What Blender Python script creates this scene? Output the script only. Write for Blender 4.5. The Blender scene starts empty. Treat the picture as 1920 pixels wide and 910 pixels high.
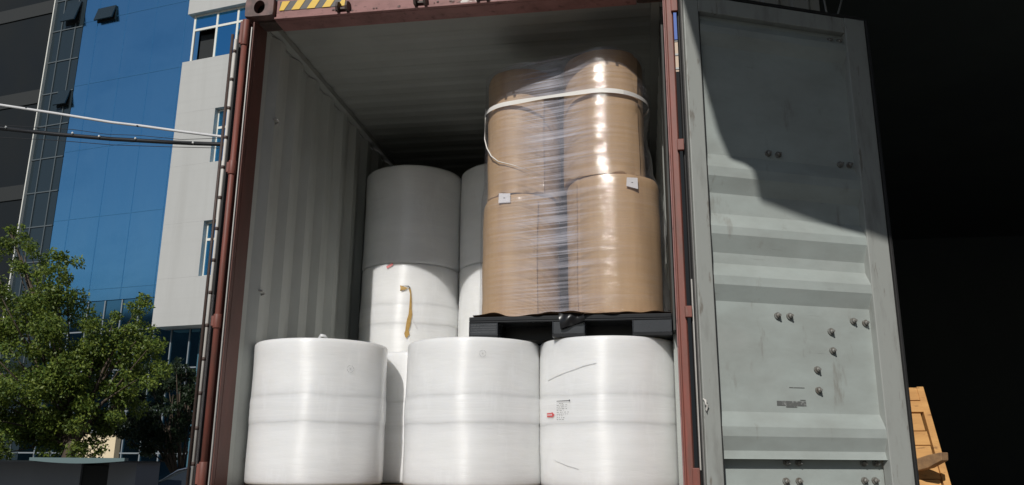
import bpy, bmesh, math, random
import numpy as np
from mathutils import Vector, Matrix
random.seed(7)
rng = np.random.default_rng(11)
sc = bpy.context.scene
col = sc.collection
PI = math.pi
rad = math.radians

# ------------------------------------------------------------------ camera, sky, sun, exposure
# world axes: X along the container's door end, Y into the container, Z up; container floor at z = 0, yard at z = GZ
GZ = -1.45
F_PX, YAW, PITCH, ROLL = 1562.0, 0.159, 0.2555, 0.0071
CAM = np.array([2.239, -4.08, 0.139])
_f = np.array([-math.sin(YAW) * math.cos(PITCH), math.cos(YAW) * math.cos(PITCH), math.sin(PITCH)])
_r0 = np.array([math.cos(YAW), math.sin(YAW), 0.0]); _u0 = np.cross(_r0, _f)
_r = _r0 * math.cos(ROLL) + _u0 * math.sin(ROLL); _u = -_r0 * math.sin(ROLL) + _u0 * math.cos(ROLL)
cd = bpy.data.cameras.new('camera'); cam = bpy.data.objects.new('camera', cd); col.objects.link(cam)
cd.sensor_width = 36.0; cd.lens = F_PX / 1920 * 36; cd.clip_start = 0.05; cd.clip_end = 2000
M3 = Matrix(((_r[0], _u[0], -_f[0]), (_r[1], _u[1], -_f[1]), (_r[2], _u[2], -_f[2])))
cam.matrix_world = Matrix.Translation(Vector(CAM)) @ M3.to_4x4()
sc.camera = cam

SUN_EL, SUN_AZ = 34.7, 8.5          # degrees; azimuth to the left of the container's outward axis
to_sun = Vector((-math.sin(rad(SUN_AZ)) * math.cos(rad(SUN_EL)), -math.cos(rad(SUN_AZ)) * math.cos(rad(SUN_EL)), math.sin(rad(SUN_EL))))
w = bpy.data.worlds.new('World'); sc.world = w; w.use_nodes = True
nt = w.node_tree; bg = nt.nodes['Background']
sky = nt.nodes.new('ShaderNodeTexSky'); sky.sky_type = 'NISHITA'; sky.sun_disc = False
sky.sun_elevation = rad(SUN_EL); sky.sun_rotation = math.atan2(to_sun.x, to_sun.y)
sky.air_density = 1.0; sky.dust_density = 0.6; sky.ozone_density = 1.4
nt.links.new(sky.outputs[0], bg.inputs[0]); bg.inputs[1].default_value = 0.05
sd = bpy.data.lights.new('sun', 'SUN'); sd.energy = 3.2; sd.angle = rad(0.53); sd.color = (1.0, 0.965, 0.915)
so = bpy.data.objects.new('sun', sd); col.objects.link(so)
so.rotation_euler = to_sun.to_track_quat('Z', 'Y').to_euler(); so.location = (-6, -20, 20)
sc.view_settings.view_transform = 'Standard'; sc.view_settings.look = 'None'
sc.view_settings.exposure = 0.0; sc.view_settings.gamma = 1.0
sc.cycles.diffuse_bounces = 8; sc.cycles.max_bounces = 16; sc.cycles.transparent_max_bounces = 16

# ------------------------------------------------------------------ helpers
def ray(x, y):
    return _f + (x - 960) / F_PX * _r - (y - 455) / F_PX * _u
def at_y(x, y, Y):
    d = ray(x, y); return Vector(CAM + d * (Y - CAM[1]) / d[1])
def on_cyl(x, y, cx, cy, r):            # first hit of the line of sight with a standing cylinder: angle, z
    d = ray(x, y); o = CAM[:2] - np.array([cx, cy]); a = d[:2] @ d[:2]; b = o @ d[:2]; c = o @ o - r * r
    disc = max(b * b - a * c, 0.0); t = (-b - math.sqrt(disc)) / a
    p = o + d[:2] * t
    return math.atan2(p[1], p[0]), CAM[2] + d[2] * t

class MB:
    def __init__(s): s.bm = bmesh.new()
    def box(s, x0, x1, y0, y1, z0, z1, mat=0, M=None):
        vs = [Vector((x, y, z)) for z in (z0, z1) for y in (y0, y1) for x in (x0, x1)]
        if M is not None: vs = [M @ v for v in vs]
        v = [s.bm.verts.new(p) for p in vs]
        for f in ((0, 2, 3, 1), (4, 5, 7, 6), (0, 1, 5, 4), (2, 6, 7, 3), (0, 4, 6, 2), (1, 3, 7, 5)):
            s.bm.faces.new([v[i] for i in f]).material_index = mat
        return s
    def prism(s, poly, a, b, axis='z', mat=0, M=None):     # poly extruded along an axis from a to b
        def P(p, t):
            q = {'z': (p[0], p[1], t), 'y': (p[0], t, p[1]), 'x': (t, p[0], p[1])}[axis]
            q = Vector(q); return M @ q if M is not None else q
        A = [s.bm.verts.new(P(p, a)) for p in poly]; B = [s.bm.verts.new(P(p, b)) for p in poly]
        n = len(poly)
        for i in range(n):
            s.bm.faces.new((A[i], A[(i + 1) % n], B[(i + 1) % n], B[i])).material_index = mat
        s.bm.faces.new(A[::-1]).material_index = mat; s.bm.faces.new(B).material_index = mat
        return s
    def strip(s, prof, a, b, axis='z', mats=None, M=None):  # open profile swept into a sheet
        def P(p, t):
            q = {'z': (p[0], p[1], t), 'y': (p[0], t, p[1]), 'x': (t, p[0], p[1])}[axis]
            q = Vector(q); return M @ q if M is not None else q
        A = [s.bm.verts.new(P(p, a)) for p in prof]; B = [s.bm.verts.new(P(p, b)) for p in prof]
        for i in range(len(prof) - 1):
            s.bm.faces.new((A[i], A[i + 1], B[i + 1], B[i])).material_index = mats or 0
        return s
    def tube(s, pts, r, n=10, mat=0, cap=True):
        pts = [Vector(p) for p in pts]; rs = r if isinstance(r, (list, tuple)) else [r] * len(pts)
        rings = []; up = Vector((0, 0, 1))
        for i, p in enumerate(pts):
            d = (pts[min(i + 1, len(pts) - 1)] - pts[max(i - 1, 0)]).normalized()
            a = d.cross(up)
            if a.length < 1e-3: a = d.cross(Vector((1, 0, 0)))
            a.normalize(); b = d.cross(a)
            rings.append([s.bm.verts.new(p + (a * math.cos(2 * PI * k / n) + b * math.sin(2 * PI * k / n)) * rs[i]) for k in range(n)])
        for i in range(len(rings) - 1):
            for k in range(n):
                f = s.bm.faces.new((rings[i][k], rings[i][(k + 1) % n], rings[i + 1][(k + 1) % n], rings[i + 1][k])); f.material_index = mat; f.smooth = True
        if cap:
            s.bm.faces.new(rings[0][::-1]).material_index = mat; s.bm.faces.new(rings[-1]).material_index = mat
        return s
    def grid(s, rows, closed=False, mat=0, smooth=True):
        R = [[s.bm.verts.new(p) for p in row] for row in rows]
        n = len(R[0])
        for i in range(len(R) - 1):
            for k in range(n if closed else n - 1):
                f = s.bm.faces.new((R[i][k], R[i][(k + 1) % n], R[i + 1][(k + 1) % n], R[i + 1][k])); f.smooth = smooth; f.material_index = mat
        return R
    def build(s, name, mats, parent=None, M=None, recalc=True, bevel=0):
        if recalc: bmesh.ops.recalc_face_normals(s.bm, faces=s.bm.faces)
        if M is not None: s.bm.transform(M)
        me = bpy.data.meshes.new(name); s.bm.to_mesh(me); s.bm.free()
        o = bpy.data.objects.new(name, me); col.objects.link(o)
        for m in (mats if isinstance(mats, (list, tuple)) else [mats]): me.materials.append(m)
        if parent is not None: o.parent = parent
        if bevel:
            b = o.modifiers.new('bevel', 'BEVEL'); b.width = bevel; b.segments = 2; b.limit_method = 'ANGLE'
        return o

def empty(name, loc=(0, 0, 0), rz=0):
    o = bpy.data.objects.new(name, None); col.objects.link(o); o.location = loc; o.rotation_euler = (0, 0, rz); o.empty_display_size = .2
    return o
def tag(o, label=None, cat=None, group=None, kind=None):
    if label: o['label'] = label
    if cat: o['category'] = cat
    if group: o['group'] = group
    if kind: o['kind'] = kind
    return o
def copy_tree(o, parent=None):
    c = o.copy(); col.objects.link(c)
    if parent is not None: c.parent = parent
    for ch in list(o.children): copy_tree(ch, c)
    return c

# ------------------------------------------------------------------ materials
def mat(name, base, rough=.6, metal=0, var=None, vscale=(3, 3, 3), amount=.5, detail=6, spec=.5, coat=0, coat_r=.1, bump=0, bscale=(20, 20, 20), bdist=.01, ramp=(.35, .68), rvar=0):
    m = bpy.data.materials.new(name); m.use_nodes = True; t = m.node_tree; b = t.nodes['Principled BSDF']
    b.inputs['Base Color'].default_value = (*base, 1); b.inputs['Roughness'].default_value = rough
    b.inputs['Metallic'].default_value = metal; b.inputs['Specular IOR Level'].default_value = spec
    b.inputs['Coat Weight'].default_value = coat; b.inputs['Coat Roughness'].default_value = coat_r
    tc = t.nodes.new('ShaderNodeTexCoord')
    def noise(scale, det=6, rough=.6):
        mp = t.nodes.new('ShaderNodeMapping'); mp.inputs['Scale'].default_value = scale
        n = t.nodes.new('ShaderNodeTexNoise'); n.inputs['Scale'].default_value = 1; n.inputs['Detail'].default_value = det; n.inputs['Roughness'].default_value = rough
        t.links.new(tc.outputs['Object'], mp.inputs[0]); t.links.new(mp.outputs[0], n.inputs['Vector']); return n.outputs['Fac']
    if var is not None:
        n = noise(vscale, detail)
        r = t.nodes.new('ShaderNodeMapRange'); r.inputs['From Min'].default_value = ramp[0]; r.inputs['From Max'].default_value = ramp[1]; r.inputs['To Max'].default_value = amount
        t.links.new(n, r.inputs['Value'])
        mx = t.nodes.new('ShaderNodeMix'); mx.data_type = 'RGBA'; mx.inputs[6].default_value = (*base, 1); mx.inputs[7].default_value = (*var, 1)
        t.links.new(r.outputs[0], mx.inputs[0]); t.links.new(mx.outputs[2], b.inputs['Base Color'])
        if rvar:
            r2 = t.nodes.new('ShaderNodeMapRange'); r2.inputs['To Min'].default_value = rough; r2.inputs['To Max'].default_value = rough + rvar
            t.links.new(n, r2.inputs['Value']); t.links.new(r2.outputs[0], b.inputs['Roughness'])
    if bump:
        n = noise(bscale, 5)
        bp = t.nodes.new('ShaderNodeBump'); bp.inputs['Strength'].default_value = bump; bp.inputs['Distance'].default_value = bdist
        t.links.new(n, bp.inputs['Height']); t.links.new(bp.outputs[0], b.inputs['Normal']); 
        if coat: t.links.new(bp.outputs[0], b.inputs['Coat Normal'])
    return m

def wear_and_reflection(m, color, scale, lo, hi, amt, det=8):  # noise-masked tint: wear and stains, and painted reflections on the blue glass
    t = m.node_tree; b = t.nodes['Principled BSDF']; inp = b.inputs['Base Color']
    tc = t.nodes.new('ShaderNodeTexCoord'); mp = t.nodes.new('ShaderNodeMapping'); mp.inputs['Scale'].default_value = scale; mp.inputs['Location'].default_value = (3.1, 7.7, 1.3)
    n = t.nodes.new('ShaderNodeTexNoise'); n.inputs['Scale'].default_value = 1; n.inputs['Detail'].default_value = det; n.inputs['Roughness'].default_value = .65
    t.links.new(tc.outputs['Object'], mp.inputs[0]); t.links.new(mp.outputs[0], n.inputs['Vector'])
    r = t.nodes.new('ShaderNodeMapRange'); r.inputs['From Min'].default_value = lo; r.inputs['From Max'].default_value = hi; r.inputs['To Max'].default_value = amt
    t.links.new(n.outputs['Fac'], r.inputs['Value'])
    mx = t.nodes.new('ShaderNodeMix'); mx.data_type = 'RGBA'
    if inp.links: t.links.new(inp.links[0].from_socket, mx.inputs[6])
    else: mx.inputs[6].default_value = inp.default_value
    mx.inputs[7].default_value = (*color, 1); t.links.new(r.outputs[0], mx.inputs[0]); t.links.new(mx.outputs[2], inp)
MT = {}
MT['rust_red'] = mat('oxide red container paint', (.155, .058, .045), .6, var=(.09, .045, .035), vscale=(9, 9, 3), amount=.8, bump=.25, bscale=(40, 40, 25), bdist=.003)
MT['rust_pink'] = mat('faded red container paint', (.30, .145, .135), .65, var=(.13, .06, .05), vscale=(6, 6, 10), amount=.75, ramp=(.45, .75), bump=.25, bscale=(30, 30, 40), bdist=.004)
MT['hinge_red'] = mat('worn red post paint', (.235, .065, .046), .55, var=(.12, .06, .045), vscale=(30, 30, 5), amount=.8, bump=.3, bscale=(60, 60, 20), bdist=.002)
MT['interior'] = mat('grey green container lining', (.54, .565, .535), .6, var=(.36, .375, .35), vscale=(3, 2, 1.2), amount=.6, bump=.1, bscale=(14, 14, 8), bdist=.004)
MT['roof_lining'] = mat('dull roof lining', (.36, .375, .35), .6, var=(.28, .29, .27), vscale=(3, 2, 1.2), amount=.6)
MT['plywood'] = mat('container floor plywood', (.16, .10, .06), .7, var=(.09, .055, .035), vscale=(10, 2, 10), amount=.8)
MT['door_grey'] = mat('grey door paint', (.385, .43, .41), .5, var=(.27, .285, .265), vscale=(2.5, 2.5, 5), amount=.7, bump=.1, bscale=(12, 12, 30), bdist=.004)
MT['door_frame'] = mat('scuffed grey door frame paint', (.33, .345, .325), .5, var=(.20, .20, .185), vscale=(14, 14, 3), amount=.8, ramp=(.5, .75), bump=.15, bscale=(30, 30, 12), bdist=.003)
MT['rubber'] = mat('black rubber', (.018, .018, .018), .55, var=(.035, .032, .03), vscale=(20, 20, 5))
MT['alu'] = mat('dull aluminium strip', (.45, .44, .42), .4, metal=.3, var=(.25, .24, .22), vscale=(40, 40, 6))
MT['gasket_white'] = mat('pale gasket lip', (.62, .60, .56), .6, var=(.4, .38, .34), vscale=(30, 30, 8))
MT['bolt'] = mat('painted bolt', (.27, .28, .265), .5, metal=.2, var=(.14, .11, .085), vscale=(70, 70, 70), amount=.9)
MT['steel_dark'] = mat('dark greasy steel', (.05, .035, .03), .6, var=(.10, .055, .04), vscale=(40, 40, 40))
MT['hazard_y'] = mat('hazard yellow', (.72, .46, .03), .5)
MT['hazard_k'] = mat('hazard black', (.05, .048, .045), .5, var=(.1, .09, .08), vscale=(30, 30, 30))
MT['scuff'] = mat('chipped white paint', (.66, .63, .60), .7, var=(.3, .18, .16), vscale=(25, 25, 50), amount=.9, ramp=(.5, .6))
MT['film_white'] = mat('white film wrapped paper', (.845, .85, .845), .38, var=(.75, .755, .75), vscale=(1.6, 1.6, 5), amount=.9, coat=.4, coat_r=.13, bump=.5, bscale=(7, 7, 38), bdist=.004)
MT['film_band'] = mat('white overlap film band', (.855, .86, .855), .32, var=(.76, .765, .76), vscale=(1.5, 1.5, 40), amount=.8, coat=.3, coat_r=.16, bump=.4, bscale=(4, 4, 70), bdist=.003)
def sheen(m, aniso, rough, sss):
    t = m.node_tree; b = t.nodes['Principled BSDF']; tg = t.nodes.new('ShaderNodeTangent'); tg.direction_type = 'RADIAL'; tg.axis = 'Z'
    t.links.new(tg.outputs[0], b.inputs['Tangent']); b.inputs['Anisotropic'].default_value = aniso; b.inputs['Anisotropic Rotation'].default_value = .25; b.inputs['Roughness'].default_value = rough
    b.inputs['Specular IOR Level'].default_value = .7
    b.inputs['Subsurface Weight'].default_value = sss; b.inputs['Subsurface Radius'].default_value = (1, .95, .85); b.inputs['Subsurface Scale'].default_value = .15
sheen(MT['film_white'], .88, .46, .5); sheen(MT['film_band'], .9, .42, .5)
for k_ in ('film_white', 'film_band'):
    wear_and_reflection(MT[k_], (.70, .71, .71), (1.2, 1.2, 22), .54, .78, .3); wear_and_reflection(MT[k_], (.92, .93, .93), (8, 8, 2), .55, .7, .6)
MT['ink'] = mat('printed ink', (.06, .06, .065), .7)
MT['ink_faint'] = mat('faint grey stamp ink', (.55, .55, .55), .6)
MT['red_label'] = mat('red sticker', (.62, .10, .10), .5)
MT['red_light'] = mat('faded red sticker', (.66, .22, .22), .5)
MT['label_white'] = mat('white paper label', (.80, .79, .80), .55)
MT['card'] = mat('brown kraft board', (.56, .385, .22), .6, var=(.46, .305, .17), vscale=(7, 7, .8), amount=.7, coat=.25, coat_r=.2, bump=.3, bscale=(7, 7, 3), bdist=.008)
MT['card_edge'] = mat('torn kraft edge', (.27, .16, .09), .75, var=(.16, .09, .05), vscale=(20, 20, 20))
MT['tape'] = mat('torn brown tape', (.52, .33, .10), .55, var=(.30, .18, .06), vscale=(30, 30, 30))
MT['strap'] = mat('white strapping', (.80, .78, .74), .5, var=(.66, .64, .60), vscale=(4, 4, 60), bump=.2, bscale=(4, 4, 120), bdist=.003)
MT['black_plastic'] = mat('black moulded plastic', (.006, .007, .009), .34, spec=.3, var=(.016, .018, .02), vscale=(10, 10, 10), bump=.1, bscale=(30, 30, 30), bdist=.002)
MT['block_plastic'] = mat('glossy black moulded block', (.016, .018, .022), .24, spec=.8, var=(.035, .038, .044), vscale=(6, 6, 6), bump=.1, bscale=(9, 9, 9), bdist=.004)
MT['black_film'] = mat('thin black film', (.012, .012, .013), .3)
MT['white_panel'] = mat('light grey wall panel', (.47, .475, .46), .7, var=(.42, .425, .41), vscale=(1, 1, .25), amount=.8)
MT['white_frame'] = mat('white window frame', (.72, .72, .66), .5)
MT['grey_wall'] = mat('grey plaster', (.22, .24, .27), .8, var=(.16, .18, .2), vscale=(1.5, 1.5, .6))
MT['cream'] = mat('cream plaster', (.74, .62, .42), .8)
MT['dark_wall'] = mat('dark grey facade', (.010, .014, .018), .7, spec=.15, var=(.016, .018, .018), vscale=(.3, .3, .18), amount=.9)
MT['slab'] = mat('pale teal canopy paint', (.11, .165, .17), .6)
MT['dark_void'] = mat('unlit doorway', (.012, .015, .016), .8)
MT['warehouse'] = mat('soot dark warehouse wall', (.10, .115, .11), .85, var=(.06, .07, .07), vscale=(.6, .6, .3))  # dark base colour with random darker patches
MT['cladding'] = mat('grey sheet cladding', (.33, .34, .32), .6, var=(.2, .2, .19), vscale=(2, 2, .4))
MT['bark'] = mat('tree bark', (.09, .065, .045), .9, var=(.05, .04, .03), vscale=(20, 20, 4), bump=.4, bscale=(30, 30, 8))
MT['wood'] = mat('orange pallet timber', (.66, .36, .12), .7, var=(.44, .21, .065), vscale=(3, 3, 18), amount=.8, bump=.2, bscale=(5, 5, 60), bdist=.004)
MT['wood_grey'] = mat('weathered timber', (.42, .25, .12), .8, var=(.20, .12, .07), vscale=(4, 30, 30), amount=.8)
MT['cable_white'] = mat('white conduit', (.66, .66, .66), .5, var=(.5, .5, .5), vscale=(3, 30, 30))
MT['cable_black'] = mat('black cable', (.015, .016, .018), .5)
MT['clip'] = mat('shiny clip', (.75, .75, .72), .3)
MT['asphalt'] = mat('yard concrete', (.145, .142, .135), .85, var=(.095, .092, .088), vscale=(.8, .8, .8), amount=.8, bump=.2, bscale=(12, 12, 12))
MT['car_paint'] = mat('dark car paint', (.10, .10, .105), .25, coat=1, coat_r=.03)
MT['car_glass'] = mat('car glass', (.02, .025, .03), .05, spec=.8)
MT['chrome'] = mat('bright trim', (.6, .6, .6), .15, metal=1)
MT['tyre'] = mat('tyre rubber', (.02, .02, .02), .8)
MT['lamp'] = mat('lamp lens', (.7, .7, .7), .1)
MT['trailer'] = mat('trailer steel', (.05, .055, .07), .6)
MT['beige_tile'] = mat('beige tile wall', (.60, .47, .36), .8)
MT['blue_band'] = mat('blue painted parapet', (.06, .13, .42), .6)
MT['dark_band'] = mat('dark brown spandrel', (.020, .022, .021), .6)
MT['factory'] = mat('dark factory wall', (.09, .095, .10), .8)

wear_and_reflection(MT['door_grey'], (.16, .13, .10), (9, 9, 2.2), .60, .70, .45); wear_and_reflection(MT['door_grey'], (.12, .11, .10), (3, 3, 60), .66, .72, .5); wear_and_reflection(MT['door_grey'], (.46, .49, .47), (1.5, 1.5, 2), .5, .75, .5)
wear_and_reflection(MT['door_frame'], (.13, .10, .075), (25, 25, 5), .60, .68, .6)
wear_and_reflection(MT['white_panel'], (.36, .36, .34), (2.2, 2.2, .12), .5, .72, .45); wear_and_reflection(MT['white_panel'], (.40, .40, .385), (.05, .05, 9), .5, .62, .2)
wear_and_reflection(MT['interior'], (.24, .23, .20), (6, 3, .8), .56, .74, .3)
wear_and_reflection(MT['rust_pink'], (.10, .045, .035), (20, 20, 40), .58, .66, .7); wear_and_reflection(MT['hinge_red'], (.36, .20, .16), (60, 60, 6), .64, .72, .35)
wear_and_reflection(MT['card'], (.40, .25, .14), (9, 9, .5), .5, .7, .6); wear_and_reflection(MT['wood'], (.22, .10, .035), (14, 14, 55), .58, .68, .75)
def glass_mat(name, base, rough, metal, streak=.12):
    m = mat(name, base, rough, metal=metal, spec=.5); t = m.node_tree; b = t.nodes['Principled BSDF']
    tc = t.nodes.new('ShaderNodeTexCoord'); mp = t.nodes.new('ShaderNodeMapping'); mp.inputs['Scale'].default_value = (.5, .5, .25)
    n = t.nodes.new('ShaderNodeTexNoise'); n.inputs['Scale'].default_value = 1; n.inputs['Detail'].default_value = 4
    t.links.new(tc.outputs['Object'], mp.inputs[0]); t.links.new(mp.outputs[0], n.inputs['Vector'])
    bp = t.nodes.new('ShaderNodeBump'); bp.inputs['Strength'].default_value = streak; bp.inputs['Distance'].default_value = .05
    t.links.new(n.outputs['Fac'], bp.inputs['Height']); t.links.new(bp.outputs[0], b.inputs['Normal'])
    return m
MT['blue_glass'] = glass_mat('blue mirror glass', (.30, .67, .94), .16, 1.0)
MT['low_glass'] = glass_mat('grey blue mirror glass', (.15, .34, .46), .08, 1.0)
wear_and_reflection(MT['blue_glass'], (.42, .76, .98), (.5, .5, .12), .48, .72, .45); wear_and_reflection(MT['blue_glass'], (.18, .52, .80), (.25, .25, .5), .5, .7, .5)  # cloudy reflections painted into the glass colour as pale and deep streaks
MT['dark_glass'] = glass_mat('smoked glass', (.022, .034, .042), .12, 0.0)
MT['win_glass'] = glass_mat('blue window glass', (.15, .55, .90), .06, 1.0)
MT['mullion_blue'] = mat('blue grey mullion', (.035, .125, .26), .5)
MT['mullion_tint'] = mat('blue anodised mullion', (.24, .60, .86), .25, metal=1.0)
MT['mullion_dim'] = mat('dim grey mullion', (.085, .105, .115), .5)
MT['mullion_grey'] = mat('dull grey mullion', (.22, .25, .27), .5)

def leaf_mat(name, base, var, var2):
    m = mat(name, base, .5, var=var, vscale=(1.6, 1.6, 1.6), amount=1, ramp=(.35, .65), detail=3, spec=.35)
    t = m.node_tree; b = t.nodes['Principled BSDF']
    g = t.nodes.new('ShaderNodeNewGeometry'); mx = t.nodes.new('ShaderNodeMix'); mx.data_type = 'RGBA'
    src = b.inputs['Base Color'].links[0].from_socket
    mr = t.nodes.new('ShaderNodeMath'); mr.operation = 'MULTIPLY'; mr.inputs[1].default_value = .7
    t.links.new(g.outputs['Random Per Island'], mr.inputs[0]); t.links.new(mr.outputs[0], mx.inputs[0])
    t.links.new(src, mx.inputs[6]); mx.inputs[7].default_value = (*var2, 1); t.links.new(mx.outputs[2], b.inputs['Base Color'])
    tr = t.nodes.new('ShaderNodeBsdfTranslucent'); t.links.new(mx.outputs[2], tr.inputs[0])
    ms = t.nodes.new('ShaderNodeMixShader'); ms.inputs[0].default_value = .3
    out = t.nodes['Material Output']; t.links.new(b.outputs[0], ms.inputs[1]); t.links.new(tr.outputs[0], ms.inputs[2]); t.links.new(ms.outputs[0], out.inputs[0])
    return m
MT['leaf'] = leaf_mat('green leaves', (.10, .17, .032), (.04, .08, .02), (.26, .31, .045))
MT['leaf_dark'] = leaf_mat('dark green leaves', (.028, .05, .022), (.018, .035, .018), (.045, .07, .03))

def film_mat():
    m = bpy.data.materials.new('clear stretch film'); m.use_nodes = True; t = m.node_tree; N = t.nodes; L = t.links
    out = N['Material Output']; N.remove(N['Principled BSDF'])
    tc = N.new('ShaderNodeTexCoord')
    def noise(scale, det=5, rough=.6, dist=0):
        mp = N.new('ShaderNodeMapping'); mp.inputs['Scale'].default_value = scale
        n = N.new('ShaderNodeTexNoise'); n.inputs['Scale'].default_value = 1; n.inputs['Detail'].default_value = det; n.inputs['Roughness'].default_value = rough; n.inputs['Distortion'].default_value = dist
        L.new(tc.outputs['Object'], mp.inputs[0]); L.new(mp.outputs[0], n.inputs['Vector']); return n.outputs['Fac']
    a = noise((1.3, 1.3, 95), 4, .6, .15); b = noise((3.5, 3.5, 3), 3)
    tr = N.new('ShaderNodeBsdfTransparent'); tr.inputs[0].default_value = (.97, .965, .97, 1)
    pb = N.new('ShaderNodeBsdfPrincipled'); pb.inputs['Base Color'].default_value = (.62, .60, .66, 1); pb.inputs['Roughness'].default_value = .22; pb.inputs['Specular IOR Level'].default_value = .7
    bp = N.new('ShaderNodeBump'); bp.inputs['Strength'].default_value = .42; bp.inputs['Distance'].default_value = .004
    c = noise((26, 26, 120), 5, .7, .4); L.new(c, bp.inputs['Height']); L.new(bp.outputs[0], pb.inputs['Normal'])
    r1 = N.new('ShaderNodeMapRange'); r1.inputs['From Min'].default_value = .42; r1.inputs['From Max'].default_value = .68; r1.inputs['To Min'].default_value = .2; r1.inputs['To Max'].default_value = .85
    L.new(a, r1.inputs['Value'])
    r2 = N.new('ShaderNodeMapRange'); r2.inputs['From Min'].default_value = .3; r2.inputs['From Max'].default_value = .7; r2.inputs['To Min'].default_value = .45; r2.inputs['To Max'].default_value = 1.15
    L.new(b, r2.inputs['Value'])
    mu = N.new('ShaderNodeMath'); mu.operation = 'MULTIPLY'; mu.use_clamp = True; L.new(r1.outputs[0], mu.inputs[0]); L.new(r2.outputs[0], mu.inputs[1])
    at_ = N.new('ShaderNodeAttribute'); at_.attribute_name = 'slack'
    mu2 = N.new('ShaderNodeMath'); mu2.operation = 'MULTIPLY'; L.new(mu.outputs[0], mu2.inputs[0]); L.new(at_.outputs['Fac'], mu2.inputs[1]); mu = mu2
    ms = N.new('ShaderNodeMixShader'); L.new(mu.outputs[0], ms.inputs[0]); L.new(tr.outputs[0], ms.inputs[1]); L.new(pb.outputs[0], ms.inputs[2])
    gl = N.new('ShaderNodeBsdfGlossy'); gl.inputs['Roughness'].default_value = .08; L.new(bp.outputs[0], gl.inputs['Normal'])
    fw_ = N.new('ShaderNodeLayerWeight'); fw_.inputs['Blend'].default_value = .5
    pw = N.new('ShaderNodeMath'); pw.operation = 'POWER'; pw.inputs[1].default_value = 4; L.new(fw_.outputs['Facing'], pw.inputs[0])
    fr = N.new('ShaderNodeMath'); fr.operation = 'MULTIPLY_ADD'; fr.inputs[1].default_value = .35; fr.inputs[2].default_value = .075; L.new(pw.outputs[0], fr.inputs[0])
    ms2 = N.new('ShaderNodeMixShader'); L.new(fr.outputs[0], ms2.inputs[0]); L.new(ms.outputs[0], ms2.inputs[1]); L.new(gl.outputs[0], ms2.inputs[2])
    L.new(ms2.outputs[0], out.inputs[0])
    return m
MT['stretch'] = film_mat()

# ------------------------------------------------------------------ ground
g = MB(); g.bm.faces.new([g.bm.verts.new(p) for p in ((-400, -300, GZ), (400, -300, GZ), (400, 500, GZ), (-400, 500, GZ))])
tag(g.build('ground', MT['asphalt']), kind='structure')

# ------------------------------------------------------------------ shipping container
W, H, L = 2.438, 2.74, 12.05
cont = tag(empty('shipping_container', (0, 0, 0)), 'open red-brown steel shipping container with grey lining, loaded with paper rolls', 'shipping container')
# corrugated side walls (lining grey inside, red outside)
def side_wall(sgn, x0):
    pr = []; y = .17
    while y < L - .2:
        pr += [(0, y), (0, y + .07), (.036, y + .07 + .068), (.036, y + .278 - .068 + .0)]
        y += .278
    prof_in = [(x0 + sgn * (.045 + d), yy) for d, yy in pr]
    prof_out = [(x0 + sgn * (.041 + d), yy) for d, yy in pr]
    m = MB(); m.strip(prof_in, -.02, 2.64, 'z', 0); m.strip(prof_out, -.02, 2.64, 'z', 1)
    return m.build('side_wall', [MT['interior'], MT['rust_red']], cont, recalc=False)
side_wall(1, 0); side_wall(-1, W + .03)
m = MB(); m.box(.05, W - .05, L - .06, L - .02, -.02, 2.66); m.build('end_wall', MT['interior'], cont)
# roof: shallow cross corrugations
pr = []; y = .13
while y < L - .1:
    pr += [(y, 2.695), (y + .09, 2.695), (y + .125, 2.704), (y + .175, 2.704)]; y += .21
m = MB(); m.strip(pr, .04, W - .04, 'x', 0); m.strip([(a, b + .004) for a, b in pr], .04, W - .04, 'x', 1)
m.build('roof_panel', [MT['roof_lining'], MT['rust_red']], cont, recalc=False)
m = MB(); m.box(.05, W - .05, .03, L - .05, -.03, 0); m.build('floor_board', MT['plywood'], cont)
for sx in (0, 1):
    a, b = (.0, .05) if sx == 0 else (W - .05, W)
    m = MB(); m.box(a, b, .17, L, 2.645, 2.715); m.box(a + (.0 if sx else .05), b + (-.05 if sx else .0), 0, 0.0001, 0, .0001) if False else None
    m.box((.052 if sx == 0 else W - .10), (.10 if sx == 0 else W - .052), .17, L - .07, 2.652, 2.692)
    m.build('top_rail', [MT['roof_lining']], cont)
    m = MB(); m.box(a, b, .17, L, -.15, -.022); m.build('bottom_rail', MT['rust_red'], cont)
# lashing bar loops low on the left wall
for y, z in ((.30, 1.05), (.30, .12), (.30, 2.1)):
    m = MB(); m.tube([(.05, y - .0, z + .02), (.10, y, z + .012), (.105, y + .02, z - .0), (.05, y + .03, z - .015)], .006, 6); m.build('lashing_ring', MT['alu'], cont)

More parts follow.
